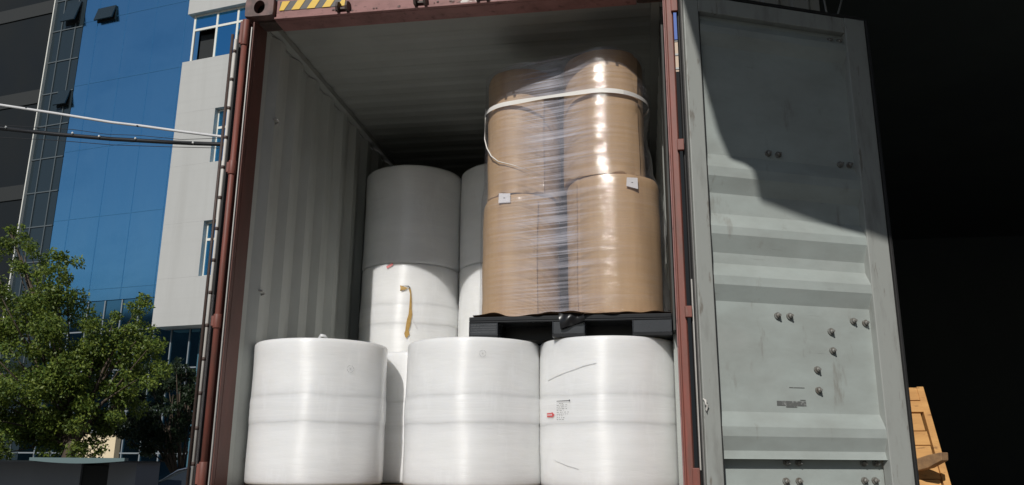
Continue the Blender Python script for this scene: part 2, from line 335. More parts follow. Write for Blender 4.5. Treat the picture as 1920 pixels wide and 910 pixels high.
def corner_post(sx):
    m = MB()
    if sx == 0:
        m.prism([(0, .035), (.058, .035), (.058, .165), (0, .165)], -.14, 2.62)
        m.prism([(.050, .0), (.058, .0), (.058, .033), (.050, .033)], -.02, 2.60)
        m.prism([(.004, -.01), (.028, -.01), (.028, .033), (.004, .033)], -.14, 2.60)
        p = m.build('corner_post', MT['rust_red'], cont, bevel=.002)
        m = MB(); m.tube([(.016, -.018, -.14), (.016, -.018, 2.60)], .0165, 14); m.build('hinge_pin', MT['hinge_red'], p)
        m = MB(); m.prism([(.046, -.012), (.0515, -.012), (.0515, -.001), (.046, -.001)], -.02, 2.56); m.build('gasket_edge', MT['alu'], p)
        xa, xb = -.012, .02
    else:
        m.prism([(2.4005, .0), (2.4485, .0), (2.4485, .165), (2.4005, .165)], -.14, 2.62)
        m.prism([(2.4115, -.014), (2.441, -.018), (2.4455, -.010), (2.4455, .001), (2.4085, .001)], -.14, 2.61)
        p = m.build('corner_post', MT['hinge_red'], cont, bevel=.003)
        m = MB(); m.prism([(2.3945, -.006), (2.4000, -.006), (2.4000, .012), (2.3945, .012)], -.02, 2.60); m.build('gasket_edge', MT['rust_pink'], p)
        m = MB(); m.box(2.386, 2.396, .172, .56, .78, 2.60); m.build('shade_strip', MT['shade_paint'], p)  # dark strip added to stand in for shade on the inner wall
        xa, xb = 2.436, 2.470
    for z in ((.0, .12), (.80, .875), (1.655, 1.735), (2.44, 2.60)):
        m = MB()
        if sx == 0: m.tube([(.016, -.02, z[0]), (.016, -.02, z[1])], .0215, 14)
        m.prism([(xa, -.036), (xb, -.036), (xb, -.012), (xa, -.012)], z[0] + .01, z[1] - .01)
        m.build('hinge_sleeve', MT['hinge_red'], p, bevel=.003)
MT['shade_paint'] = mat('painted shade', (.05, .055, .05), .7, var=(.03, .03, .03), vscale=(10, 10, 4))  # near-black colour painted in place of shade beside the right post
corner_post(0); corner_post(1)

def corner_casting(x0, z0):
    m = MB(); n = 32
    cx, cz = x0 + .089, z0 + .059
    outer = []; inner = []
    for k in range(n):
        a = 2 * PI * k / n; c, s_ = math.cos(a), math.sin(a)
        t = 1 / max(abs(c) / .089, abs(s_) / .059); px, pz = c * t, s_ * t
        rr = .089 - .012, .059 - .012                                    # rounded corners
        if abs(px) > rr[0] and abs(pz) > rr[1]:
            d = Vector((abs(px) - rr[0], abs(pz) - rr[1])).normalized() * .012
            px, pz = math.copysign(rr[0] + d.x, px), math.copysign(rr[1] + d.y, pz)
        outer.append((cx + px, cz + pz)); inner.append((cx + c * .034, cz + s_ * .043))
    rows = [[(p[0], .16, p[1]) for p in outer], [(p[0], -.018, p[1]) for p in outer], [(p[0], -.022, p[1]) for p in [((o[0] - cx) * .97 + cx, (o[1] - cz) * .97 + cz) for o in outer]], [(p[0], -.022, p[1]) for p in inner], [(p[0], .03, p[1]) for p in inner]]
    m.grid(rows, True, 0, False)
    v = [m.bm.verts.new((cx + .07 * math.cos(2 * PI * k / 16), .05, cz + .052 * math.sin(2 * PI * k / 16))) for k in range(16)]
    f = m.bm.faces.new(v); f.material_index = 1
    return m.build('corner_casting', [MT['rust_pink_dark'], MT['dark_void']], cont)
MT['rust_pink_dark'] = mat('worn casting paint', (.17, .095, .085), .6, var=(.08, .05, .045), vscale=(18, 18, 18), amount=.9, ramp=(.4, .6), bump=.4, bscale=(50, 50, 50), bdist=.003)
for x0 in (0, W - .178):
    corner_casting(x0, 2.622); corner_casting(x0, -.156)
m = MB(); m.box(.182, W - .182, .012, .13, 2.598, 2.735)
m.box(.182, W - .182, -.012, .012, 2.60, 2.612)
header = m.build('door_header', MT['rust_pink'], cont, bevel=.002)
m = MB(); m.box(.06, .18, .04, .13, 2.61, 2.70); m.build('header_end', MT['steel_dark'], cont)
m = MB(); m.box(W - .18, W - .06, .04, .13, 2.61, 2.70); m.build('header_end', MT['steel_dark'], cont)
m = MB(); m.box(.182, W - .182, -.01, .14, -.15, -.001); m.build('door_sill', MT['rust_red'], cont)
# hazard stripes
m = MB()
x0, x1, z0, z1 = .20, .60, 2.664, 2.722
m.box(x0, x1, .009, .011, z0, z1, 1)
k = 0; xx = x0 - .02
while xx < x1:
    q = [(xx, z0), (xx + .048, z0), (xx + .048 + .035, z1), (xx + .035, z1)]
    cl = [(min(max(a, x0), x1), b) for a, b in q]
    if cl[1][0] - cl[0][0] > .005 or cl[2][0] - cl[3][0] > .005:
        m.prism(cl, .0065, .0085, 'y', 0)
    xx += .094
m.build('hazard_sticker', [MT['hazard_y'], MT['hazard_k']], header)
# scuffed strip at the lower edge of the header
def scuff(pts_x, zb, zt, name):
    m = MB(); top = []; bot = []
    for i, x in enumerate(pts_x):
        top.append((x, .0095, zt + random.uniform(-.008, .008) - .012 * (i in (0, len(pts_x) - 1)))); bot.append((x, .0095, zb + random.uniform(-.002, .004)))
    m.grid([bot, top], False, 0, False); m.build(name, MT['scuff'], header, recalc=False)
scuff(np.linspace(1.27, 1.62, 16), 2.614, 2.640, 'chipped_paint'); scuff(np.linspace(1.68, 1.92, 12), 2.616, 2.630, 'chipped_paint')
m = MB()
for i in range(60):
    x = random.uniform(.5, 2.1); z = 2.612 + random.random() ** 2 * .03
    s_ = random.uniform(.003, .010); m.box(x, x + s_ * 1.5, .007, .0116, z, z + s_)
tag(m.build('rust_flakes', MT['rust_pink_dark'], header), kind='stuff')
def keeper(x):
    m = MB(); z = 2.622
    for d in (-.034, .022):
        m.prism([(-.055, z + .005), (-.045, z - .014), (.012, z - .014), (.012, z + .05), (-.02, z + .05), (-.048, z + .035)], x + d, x + d + .013, 'x')
    m.box(x - .034, x + .034, -.018, .010, z + .006, z + .018)
    m.build('cam_keeper', MT['steel_dark'], header)
for px, py in ((645, 20), (790, 10), (906, 3), ):
    keeper(at_y(px, py, 0).x)
keeper(2.05)

# doors: local x from the hinge to the free edge, local y*s towards the inner face, z up
def door(origin, ang, s, label):
    M = Matrix.Translation(Vector(origin)) @ Matrix.Rotation(ang, 4, 'Z') @ Matrix.Diagonal((1, s, 1, 1))
    W_ = 1.178
    fr, re, lo = -.006, -.043, -.072        # crest, recess, low panel
    prof = [(lo, .02), (lo, .150), (fr - .010, .152), (re + .02, .156), (re + .012, .19), (fr, .256), (fr, .30), (re, .372), (re, .908), (fr, .985), (fr, 1.03), (re, 1.10), (re, 1.155), (fr, 1.243), (fr, 1.285), (re, 1.36),
            (re, 1.469), (fr, 1.55), (fr, 1.60), (re, 1.68), (re, 2.30), (fr, 2.362), (fr, 2.40), (re, 2.452), (re, 2.50)]
    m = MB(); m.strip(prof, .150, 1.060, 'x', 0, M); m.strip([(a - .004, b) for a, b in prof], .150, 1.060, 'x', 1, M)
    d = m.build('door', [MT['door_grey'], MT['rust_red']], cont, recalc=False)
    if label: d['label'] = label
    m = MB()
    m.box(.056, .142, -.058, .0, .0, 2.57, 0, M); m.box(1.048, W_, -.058, .0, .0, 2.57, 0, M)
    m.box(.1425, 1.0475, -.056, -.002, 2.475, 2.568, 0, M); m.box(.1425, 1.0475, -.09, -.05, -.002, .026, 0, M)
    m.build('door_frame', MT['door_frame'], d, bevel=.004)
    m = MB(); m.box(.1424, .1575, -.078, -.045, .02, 2.474, 0, M); m.box(.1424, .1495, -.0449, -.0068, .02, 2.474, 0, M); m.build('edge_joint', MT['rubber'], d)
    m = MB()
    m.box(.026, .0545, -.030, -.012, .0, 2.57, 0, M); m.box(.0325, .037, -.0118, .002, .0, 2.57, 0, M)
    m.box(W_ + .001, W_ + .016, -.04, .012, .0, 2.57, 0, M); m.box(0, W_, -.05, -.0, 2.571, 2.588, 0, M)
    m.build('gasket', MT['rubber'], d, bevel=.003)
    m = MB(); m.box(.0405, .0445, -.0118, .004, .0, 2.56, 0, M); m.build('gasket_strip', MT['alu'], d)
    m = MB(); m.box(.0265, .0305, -.0118, -.004, .1, 1.0, 0, M); m.build('gasket_strip', MT['gasket_white'], d)
    bolts = [(.507, .848), (.576, .849), (.943, .842), (1.014, .835), (.806, .782), (.806, .685), (.708, .586), (.706, .484), (.516, .136), (.582, .136), (.945, .136), (1.015, .136),
             (.505, .050), (.576, .050), (.941, .053), (1.001, .053), (.524, 1.715), (.583, 1.713), (.957, 1.695), (1.014, 1.697), (.96, 2.43), (1.02, 2.43)]
    for x, z in bolts:
        y0 = lo if z < .15 else (re if z < 2.42 else fr - .03)
        m = MB(); m.tube([M @ Vector((x, y0, z)), M @ Vector((x, y0 + .010, z))], .017, 12); m.tube([M @ Vector((x, y0 + .010, z)), M @ Vector((x, y0 + .020, z)), M @ Vector((x, y0 + .024, z))], [.0125, .0125, .008], 6)
        m.tube([M @ Vector((x, y0 + .020, z)), M @ Vector((x, y0 + .033, z))], .006, 8)
        m.build('bolt', MT['bolt'], d)
    m = MB(); m.box(.471, .632, re, re + .002, .405, .428, 0, M); m.box(.52, .58, re, re + .0025, .398, .405, 0, M); m.box(.545, .63, re, re + .0015, .492, .496, 0, M); m.box(.60, .63, re, re + .002, .432, .436, 0, M)
    m.build('tape_residue', MT['tape_grey'], d)
    for x in (.30, .88):                       # locking rods on the outer side
        m = MB(); m.tube([M @ Vector((x, -.11, -.02)), M @ Vector((x, -.11, 2.6))], .017, 10)
        for z in (.2, 1.0, 1.7, 2.4): m.box(x - .04, x + .04, -.13, -.05, z - .03, z + .03, 0, M)
        m.build('locking_rod', MT['steel_dark'], d)
    return d, M
MT['tape_grey'] = mat('dark grey tape residue', (.12, .125, .12), .7, var=(.3, .31, .3), vscale=(60, 60, 60), amount=.8, ramp=(.55, .62))
door_r, MR = door((2.452, -.03, 0), rad(23.6), -1, 'grey right-hand door swung fully open')
# a small knot of frayed seal at the hinge edge, scratches
m = MB(); m.tube([MR @ Vector((.052, .004, .425)), MR @ Vector((.062, .012, .415)), MR @ Vector((.058, .016, .40)), MR @ Vector((.070, .012, .392)), MR @ Vector((.062, .012, .375)), MR @ Vector((.069, .008, .36))], [.003, .007, .005, .006, .005, .002], 8)
m.build('frayed_seal', MT['gasket_white'], door_r)
beta = rad(29.4)
door_l, ML = door((-.064, .045, 0), math.atan2(math.cos(beta), -math.sin(beta)), 1, 'left-hand door folded back, seen edge-on')
# pale rod with clips that runs up the outer edge of the left door
m = MB(); P0 = ML @ Vector((-.034, .010, .0)); m.tube([P0, P0 + Vector((0, 0, 2.5))], .0085, 8); m.build('gasket_lip', MT['gasket_white'], door_l)
for i in range(14):
    z = .10 + i * .178; m = MB(); m.tube([P0 + Vector((0, 0, z)), P0 + Vector((0, 0, z + .018))], .0105, 8); m.build('lip_clip', MT['steel_dark'], door_l)
m = MB(); P1 = ML @ Vector((-.030, .029, .0)); m.tube([P1 - Vector((0, 0, .1)), P1 + Vector((0, 0, 2.53))], .0085, 8); m.build('edge_rod', MT['steel_dark'], door_l)

# trailer under the container
tr = tag(empty('container_trailer', (0, 0, GZ)), 'dark steel trailer that carries the red container', 'trailer')
m = MB()
for x in (.7, 1.6): m.box(x, x + .14, .1, 12, .93, 1.29)
for y in np.arange(.2, 12, 1.3): m.box(.02, 2.42, y, y + .12, 1.08, 1.285)
m.build('chassis', MT['trailer'], tr)
for y in (1.6, 2.9):
    m = MB(); m.tube([(.3, y, .52), (2.15, y, .52)], .07, 10); m.box(.68, .86, y - .1, y + .1, .55, .95); m.box(1.58, 1.76, y - .1, y + .1, .55, .95); m.build('axle', MT['trailer'], tr)
    for x in (.05, 2.1):
        m = MB(); m.tube([(x, y, .52), (x + .03, y, .52), (x + .26, y, .52), (x + .29, y, .52)], [.44, .52, .52, .44], 28); wt = m.build('wheel', MT['tyre'], tr)
        m = MB(); m.tube([(x - .01, y, .52), (x + .30, y, .52)], .26, 20); m.build('rim', MT['trailer'], wt)

# ------------------------------------------------------------------ white paper rolls
RH, RR = .752, .37
GROLL = 'white film-wrapped paper rolls'
def wobble(seed):
    ph = np.random.default_rng(seed).uniform(0, 6.28, 8)
    return lambda a, z: .0022 * math.sin(2 * a + ph[0] + z * 1.5) + .0015 * math.sin(5 * a + ph[1] + z * 4) + .0008 * math.sin(11 * a + ph[2] - z * 9) + .0008 * math.sin(z * 19 + ph[3])
def roll_mesh(r, h, seed, band, name='roll', parent=None, n=96):
    rs = np.random.default_rng(seed)
    prof = [(0.05, .0), (r - .022, .0), (r - .008, .0025), (r - .002, .009), (r, .02)] + [(r, z) for z in np.linspace(.06, h - .06, 22)] + [(r, h - .022), (r - .002, h - .010), (r - .008, h - .003), (r - .022, h), (.05, h)]
    wob = wobble(seed); rows = []
    for rr, z in prof:
        row = []
        for k in range(n):
            a = 2 * PI * k / n
            dr = wob(a, z)
            if rr < r - .02: dr = 0
            row.append(((rr + dr) * math.cos(a), (rr + dr) * math.sin(a), z))
        rows.append(row)
    m = MB(); R = m.grid(rows, True)
    m.bm.faces.new(R[0][::-1]); m.bm.faces.new(R[-1])
    return m
def cyl_patch(m, r, a0, a1, z0, z1, n=6, mat_=0, skew=0):
    rows = []
    for z in (z0, z1):
        rows.append([(r * math.cos(a0 + (a1 - a0) * k / n), r * math.sin(a0 + (a1 - a0) * k / n), z + skew * k / n) for k in range(n + 1)])
    m.grid(rows, False, mat_)
def band_part(parent, r, z0, z1, seed, name='film_band'):
    rs = np.random.default_rng(seed); n = 96; rows = []; wob = wobble(seed - 50)
    e0, e1 = rs.uniform(0, 6.28, 3), rs.uniform(0, 6.28, 3)
    for j in range(9):
        t = j / 8; row = []
        for k in range(n):
            a = 2 * PI * k / n
            zz0 = z0 + .003 * math.sin(3 * a + e0[0]) + .002 * math.sin(9 * a + e0[1]); zz1 = z1 + .003 * math.sin(4 * a + e1[0]) + .002 * math.sin(7 * a + e1[1])
            rr = RR + wob(a, z0 + (z1 - z0) * t) + (.0022 if 0 < j < 8 else .0003) + .0005 * math.sin(t * 23 + 3 * math.sin(2 * a))
            row.append((rr * math.cos(a), rr * math.sin(a), zz0 + (zz1 - zz0) * (t if 0 < j < 8 else (0 if j == 0 else 1))))
        rows.append(row)
    m = MB(); m.grid(rows, True); return m.build(name, MT['film_band'], parent, recalc=False)
def paper_roll(cx, cy, z, label, seed, band=True):
    o = roll_mesh(RR, RH, seed, band).build('paper_roll', MT['film_white'])
    o.location = (cx, cy, z); o.rotation_euler.z = 0
    tag(o, label, 'paper roll', GROLL)
    if band: band_part(o, RR + .002, .315, .455, seed + 50)
    return o
R_left = paper_roll(.43, .43, .006, 'white wrapped paper roll in the front row, next to the left container wall', 1)
R_mid = paper_roll(1.298, .488, .006, 'white wrapped paper roll in the middle of the front row', 2)
R_right = paper_roll(2.037, .522, .006, 'white paper roll in front row with printed label and red arrow sticker', 3)
R_nest = paper_roll(.845, 1.055, .006, 'white roll mostly hidden in the gap between the left and middle front rolls', 4)
BL, BR = (.50, 1.935), (1.245, 1.965)
for k, lab in enumerate(('bottom white roll under the taped roll of the rear left stack', 'sunlit white roll in the rear left stack with torn brown tape', 'shaded white roll on top of the rear left stack')):
    o = paper_roll(*BL, .006 + k * RH, lab, 10 + k, band=(k == 1))
    if k == 1: R_tape = o
for k, lab in enumerate(('bottom white roll of the rear stack behind the black pallet', 'white roll half hidden behind the brown board, second from floor', 'shaded white roll half hidden behind the brown rolls, atop its stack')):
    paper_roll(*BR, .006 + k * RH, lab, 20 + k, band=False)

# printed label and red arrow on the right front roll
cx, cy = 2.037, .522
def pix_a(x, y): return on_cyl(x, y, cx, cy, RR + .007)
m = MB(); RL = RR + .0085
a0, zt = pix_a(1044, 752); a1, _ = pix_a(1069, 752)
rows = [(752.5, 1.0, 1), (757, .55, 0), (760, .8, 0), (763.5, .75, 0), (767, .78, 0), (770, .55, 0), (773.5, 1.0, 0), (777, .85, 0), (780, .5, 0), (783.5, .6, 0), (787, .62, 0)]
for i, (py, wd, bold) in enumerate(rows):
    _, z = pix_a(1056, py); z -= .006
    x = 0.0; rl = random.Random(i)
    while x < wd:
        ln = wd if bold else rl.uniform(.05, .2)
        aa, ab = a0 + (a1 - a0) * x, a0 + (a1 - a0) * min(x + ln, wd)
        h = .0034 if bold else .0018
        cyl_patch(m, RL, aa, ab, z, z + h, 4); x += ln + rl.uniform(.03, .12)
_, z = pix_a(1056, 752.5); cyl_patch(m, RL, a0 + (a1 - a0) * .93, a1, z - .0085, z + .0, 3)
m.build('printed_label', MT['ink'], R_right, recalc=False)
m = MB(); b0, zt = pix_a(1026, 775); b1, zb = pix_a(1040, 782)
n_ = 8; up = []; dn = []
zc, hh = (zt + zb) / 2 - .006, (zt - zb) / 2
rowA = []; rowB = []
for k in range(n_ + 1):
    t = k / n_; a = b0 + (b1 - b0) * t; h = hh if t < .68 else (hh * 1.6 * (1 - t) / .32)
    rowA.append((RL * math.cos(a), RL * math.sin(a), zc + h)); rowB.append((RL * math.cos(a), RL * math.sin(a), zc - h))
m.grid([rowB, rowA], False, 0)
for k in range(4):
    aa = b0 + (b1 - b0) * (.12 + .16 * k); cyl_patch(m, RL + .001, aa, aa + (b1 - b0) * .09, zc - hh * .3, zc + hh * .4, 1, 1)
m.build('arrow_sticker', [MT['red_label'], MT['label_white']], R_right, recalc=False)
# faint round stamps pressed in the film
def stamp(roll, cxy, px, py, r):
    a, z = on_cyl(px, py, cxy[0], cxy[1], RR + .004); z -= roll.location.z; m = MB(); rr = RR + .0045
    for rad0, rad1 in ((r * .85, r), (r * .0, r * .25)):
        for k in range(20):
            if k % 5 == 4: continue
            t0, t1 = 2 * PI * k / 20, 2 * PI * (k + 1) / 20
            vs = []
            for q, t in ((rad0, t0), (rad1, t0), (rad1, t1), (rad0, t1)):
                aa = a + q * math.cos(t) / rr; vs.append(m.bm.verts.new((rr * math.cos(aa), rr * math.sin(aa), z + q * math.sin(t))))
            try: m.bm.faces.new(vs)
            except ValueError: pass
    bmesh.ops.remove_doubles(m.bm, verts=m.bm.verts, dist=1e-6)
    m.build('faint_stamp', MT['ink_faint'], roll, recalc=False)
stamp(R_mid, (1.298, .488), 905, 663, .018); stamp(R_left, (.43, .43), 657, 692, .020)
# crumpled film ends on the rolls
def crease(roll, cxy, pts, wd, name='film_crease'):
    m = MB(); row0 = []; row1 = []; row2 = []
    for px, py in pts:
        a, z = on_cyl(px, py, cxy[0], cxy[1], RR + .003); z -= roll.location.z
        for rw, dz, dr in ((row0, -wd, .0035), (row1, 0, .0054), (row2, wd, .0035)):
            rw.append(((RR + dr) * math.cos(a), (RR + dr) * math.sin(a), z + dz))
    m.grid([row0, row1, row2], False, 0); m.build(name, MT['film_band'], roll, recalc=False)
crease(R_right, (2.037, .522), [(1028, 714), (1050, 703), (1075, 694), (1096, 686), (1118, 681)], .0025)
crease(R_right, (2.037, .522), [(1026, 857), (1045, 866), (1065, 874), (1085, 880)], .002)
m = MB(); a, z = on_cyl(605, 631, .43, .43, RR - .01)
m.tube([((RR - .02) * math.cos(a - .06), (RR - .02) * math.sin(a - .06), RH - .002), ((RR - .015) * math.cos(a - .02), (RR - .015) * math.sin(a - .02), RH + .012), ((RR - .015) * math.cos(a + .03), (RR - .015) * math.sin(a + .03), RH + .010), ((RR - .02) * math.cos(a + .08), (RR - .02) * math.sin(a + .08), RH - .003)], [.004, .010, .008, .003], 6)
m.build('film_tuft', MT['film_band'], R_left)
# torn brown tape and red label on the rear roll
def ribbon(roll, cxy, pts, name, mt, lift=.004):
    m = MB(); A = []; B = []
    for px, py, wpx in pts:
        a, z = on_cyl(px, py, cxy[0], cxy[1], RR + .006); a2, _ = on_cyl(px + wpx, py, cxy[0], cxy[1], RR + .006); z -= roll.location.z
        l = lift + random.uniform(0, .008)
        A.append(((RR + .006 + l) * math.cos(a), (RR + .006 + l) * math.sin(a), z)); B.append(((RR + .006 + lift * .5) * math.cos(a2), (RR + .006 + lift * .5) * math.sin(a2), z + random.uniform(-.004, .004)))
    m.grid([A, B], False, 0, False); return m.build(name, mt, roll, recalc=False)
tp = ribbon(R_tape, BL, [(766, 541, 4), (769, 552, 2.5), (768, 566, 4), (767, 580, 5), (766, 590, 7), (763, 600, 8), (761, 612, 8), (760, 620, 6), (758, 626, 10), (760, 633, 3)], 'torn_tape', MT['tape'])
ribbon(R_tape, BL, [(750, 536, 1), (751, 540, 14), (751, 544, 8), (750, 546, 2)], 'torn_tape', MT['tape'])
ribbon(R_tape, BL, [(752, 536.5, 14), (766, 538.5, 3), (768, 542, 2)], 'torn_tape', MT['tape_grey'])
ribbon(R_tape, BL, [(772, 598, 2), (776, 606, 2), (780, 615, 2)], 'torn_tape', MT['label_white'])
m = MB(); cq = []
for px, py in ((724, 500), (736, 493), (737, 497), (726, 504)):
    a, z = on_cyl(px, py, *BL, RR + .007); cq.append(m.bm.verts.new(((RR + .007) * math.cos(a), (RR + .007) * math.sin(a), z - R_tape.location.z)))
m.bm.faces.new(cq); m.build('red_sticker', MT['red_light'], R_tape, recalc=False)

# ------------------------------------------------------------------ black plastic pallet on the front rolls
pal = tag(empty('plastic_pallet', (1.855, .69, .762), rad(-.6)), 'black plastic pallet lying on the front white rolls under brown drums', 'pallet')
PW, PD, PH = .53, .47, .112
m = MB(); m.box(-PW, PW, -PD, PD, PH - .022, PH)
for y in (-PD, PD - .012): m.box(-PW, PW, y, y + .012, PH - .032, PH - .0222)
m.build('deck', MT['black_plastic'], pal, bevel=.003)
for x0, x1 in ((-PW, -PW + .155), (-.085, .085), (PW - .20, PW)):
    for y0, y1 in ((-PD + .004, -PD + .15), (-.07, .07), (PD - .15, PD - .004)):
        m = MB(); m.box(x0 + .004, x1 - .004, y0, y1, .016, PH - .0225)
        for k in (range(1, 6) if x0 < -.3 else ()): m.box(x0 + .0005, x1 - .0005, y0 - .002, y1 + .002, .016 + k * .0125, .019 + k * .0125)
        m.box(x0, x0 + .006, y0 - .003, y1 + .003, .0165, PH - .0235); m.box(x1 - .006, x1, y0 - .003, y1 + .003, .0165, PH - .0235)
        m.build('block', MT['block_plastic'] if 'block_plastic' in MT else MT['black_plastic'], pal, bevel=.002)
for x0, x1 in ((-PW, -PW + .155), (-.085, .085), (PW - .20, PW)):
    m = MB(); m.box(x0, x1, -PD, PD, 0, .0155); m.build('runner', MT['black_plastic'], pal)

m = MB(); m.box(-PW + .16, PW - .205, -PD + .22, -PD + .232, .0162, PH - .0226); m.build('dark_backing', MT['black_plastic'], pal)  # dark plate added so the pallet openings look black with shade

# kraft sheet lying on the pallet, with a ragged front edge
m = MB(); nx, ny = 60, 14; rows = []
for j in range(ny):
    row = []
    for i in range(nx):
        u = i / (nx - 1); v = j / (ny - 1)
        x = 1.335 + 1.045 * u; yf = .225 + .03 * math.sin(u * 9) + .02 * math.sin(u * 31 + 1) - .02 * u
        y = yf + (1.10 - yf) * v; z = .8805 + (max(0, .3 - v) * (.012 * math.sin(u * 21) + .010 * math.sin(u * 47 + 2)) + (.010 if v == 0 else 0) * math.sin(u * 17))
        z = max(z, .8785); row.append((x, y, z))
    rows.append(row)
m.grid(rows); m.grid([[(p[0], p[1], p[2] + .003) for p in r_] for r_ in rows])
tag(m.build('cardboard_sheet', MT['card_edge'], recalc=False), 'ragged brown cardboard sheet between the black pallet and the brown drums', 'cardboard sheet')
m = MB(); rows = []
for j in range(8):
    t = j / 7; rows.append([(1.80 + .13 * u + .01 * t, .205 - .012 * math.sin(PI * t) + .008 * math.sin(u * 9 + t * 3), .884 - .085 * t * (1 - .5 * u)) for u in np.linspace(0, 1, 10)])
m.grid(rows); m.grid([[(p[0], p[1] - .002, p[2]) for p in r_] for r_ in rows])
tag(m.build('plastic_flap', MT['black_film'], recalc=False), 'torn flap of black film hanging over the pallet front', 'plastic film')

# ------------------------------------------------------------------ brown board-wrapped rolls
CH = .775
DR = [  # cx, cy, radius, z, height, label, seam angle
    (1.535, .70, .232, .887, .748, 'lower left brown board-wrapped roll on the black pallet', -1.05),
    (2.085, .565, .266, .887, .790, 'lower right brown board-wrapped roll on the black pallet', -2.35),
    (1.545, .70, .226, .887 + .752, .795, 'upper left brown board-wrapped roll with white strap across it', -.9),
    (2.045, .565, .240, .887 + .794, .765, 'upper right brown board-wrapped roll, the tallest in the load', -.62)]
cards = []
for i, (cx, cy, r, z, h, lab, seam) in enumerate(DR):
    n = 120; rs = random.Random(30 + i); p = [rs.uniform(0, 6.28) for _ in range(8)]
    zz = [0, .008, .03] + list(np.linspace(.07, h - .06, 18)) + [h - .03, h - .012, h - .003, h]
    rows = []
    for z_ in zz:
        row = []
        for k in range(n):
            a = seam + 2 * PI * k / n; t = k / n
            rr = r - .007 + .009 * t + .003 * math.sin(3 * a + p[0] + z_ * 2) + .002 * math.sin(7 * a + p[1] + z_ * 5) + .0015 * math.sin(z_ * 23 + p[2] + 2 * a)
            if z_ > h - .04: rr -= .012 * ((z_ - (h - .04)) / .04) ** 2
            dz = 0
            if z_ < .05: dz = (.05 - z_) * (.20 * math.sin(5 * a + p[3]) + .14 * math.sin(13 * a + p[4])); rr += .004 * math.sin(9 * a + p[5]) * (1 - z_ / .05)
            row.append((rr * math.cos(a), rr * math.sin(a), z_ + max(dz, -z_ if z_ > 0 else 0)))
        rows.append(row)
    m = MB(); R = m.grid(rows, True)
    m.bm.faces.new(R[0][::-1]); m.bm.faces.new(R[-1])
    o = m.build('cardboard_roll', MT['card']); o.location = (cx, cy, z); tag(o, lab, 'wrapped roll', 'brown board-wrapped rolls on the pallet'); cards.append(o)
    # overlapping board edge
    m = MB(); rows = []
    for z_ in np.linspace(.01, h - .03, 16):
        rows.append([((r + .004 + .004 * t + .002 * math.sin(z_ * 11)) * math.cos(seam - .16 * (1 - t) - .02 * math.sin(z_ * 5)), (r + .004 + .004 * t) * math.sin(seam - .16 * (1 - t) - .02 * math.sin(z_ * 5)), z_) for t in np.linspace(0, 1, 5)])
    m.grid(rows); m.build('overlap_flap', MT['card'], o, recalc=False)
def paper_label(o, d, corners):
    m = MB(); vs = []
    for px, py in corners:
        a, z = on_cyl(px, py, d[0], d[1], d[2] + .006); vs.append(m.bm.verts.new(((d[2] + .0085) * math.cos(a), (d[2] + .0085) * math.sin(a), z - d[3])))
    m.bm.faces.new(vs)
    c = sum((v.co for v in vs), Vector()) / 4; nrm = Vector((c.x, c.y, 0)).normalized()
    tx = (vs[1].co - vs[0].co) * .08; ty = (vs[3].co - vs[0].co) * .03
    q = [m.bm.verts.new(c + nrm * .0012 + sx * tx + sy * ty) for sx, sy in ((-1, -1), (1, -1), (1, 1), (-1, 1))]
    m.bm.faces.new(q).material_index = 1
    m.build('paper_label', [MT['label_white'], MT['ink']], o, recalc=False)
paper_label(cards[0], DR[0], ((936, 363), (957, 363), (957, 380), (935, 381)))
paper_label(cards[1], DR[1], ((1175, 333), (1195, 334), (1196, 355), (1174, 349)))

# ------------------------------------------------------------------ hull round the two stacks: stretch film and strap
def hull_at(z, off):
    t = min(max((z - 1.62) / .14, 0), 1); t = t * t * (3 - 2 * t)
    cs = [(DR[0][0] + (DR[2][0] - DR[0][0]) * t, DR[0][1], DR[0][2] + (DR[2][2] - DR[0][2]) * t), (DR[1][0] + (DR[3][0] - DR[1][0]) * t, DR[1][1], DR[1][2] + (DR[3][2] - DR[1][2]) * t)]
    c = ((cs[0][0] + cs[1][0]) / 2, (cs[0][1] + cs[1][1]) / 2)
    pts = []
    for x, y, r in cs:
        for k in range(90):
            a = 2 * PI * k / 90; pts.append((x + (r + off) * math.cos(a), y + (r + off) * math.sin(a)))
    pts = sorted(set(pts))
    def half(ps):
        o = []
        for p in ps:
            while len(o) > 1 and (o[-1][0] - o[-2][0]) * (p[1] - o[-2][1]) - (o[-1][1] - o[-2][1]) * (p[0] - o[-2][0]) <= 0: o.pop()
            o.append(p)
        return o
    h = half(pts)[:-1] + half(pts[::-1])[:-1]
    return h, c
def resample(h, c, n):
    out = []; P = h + [h[0]]
    for k in range(n):
        a = -PI + 2 * PI * k / n; d = (math.cos(a), math.sin(a)); best = 0
        for i in range(len(P) - 1):
            x1, y1 = P[i][0] - c[0], P[i][1] - c[1]; x2, y2 = P[i + 1][0] - c[0], P[i + 1][1] - c[1]
            den = d[0] * (y2 - y1) - d[1] * (x2 - x1)
            if abs(den) < 1e-12: continue
            t = (x1 * (y2 - y1) - y1 * (x2 - x1)) / den; s_ = (x1 * d[1] - y1 * d[0]) / den
            if t > 0 and -1e-6 <= s_ <= 1 + 1e-6: best = max(best, t)
        out.append((c[0] + d[0] * best, c[1] + d[1] * best))
    return out
m = MB(); rows = []; n = 220
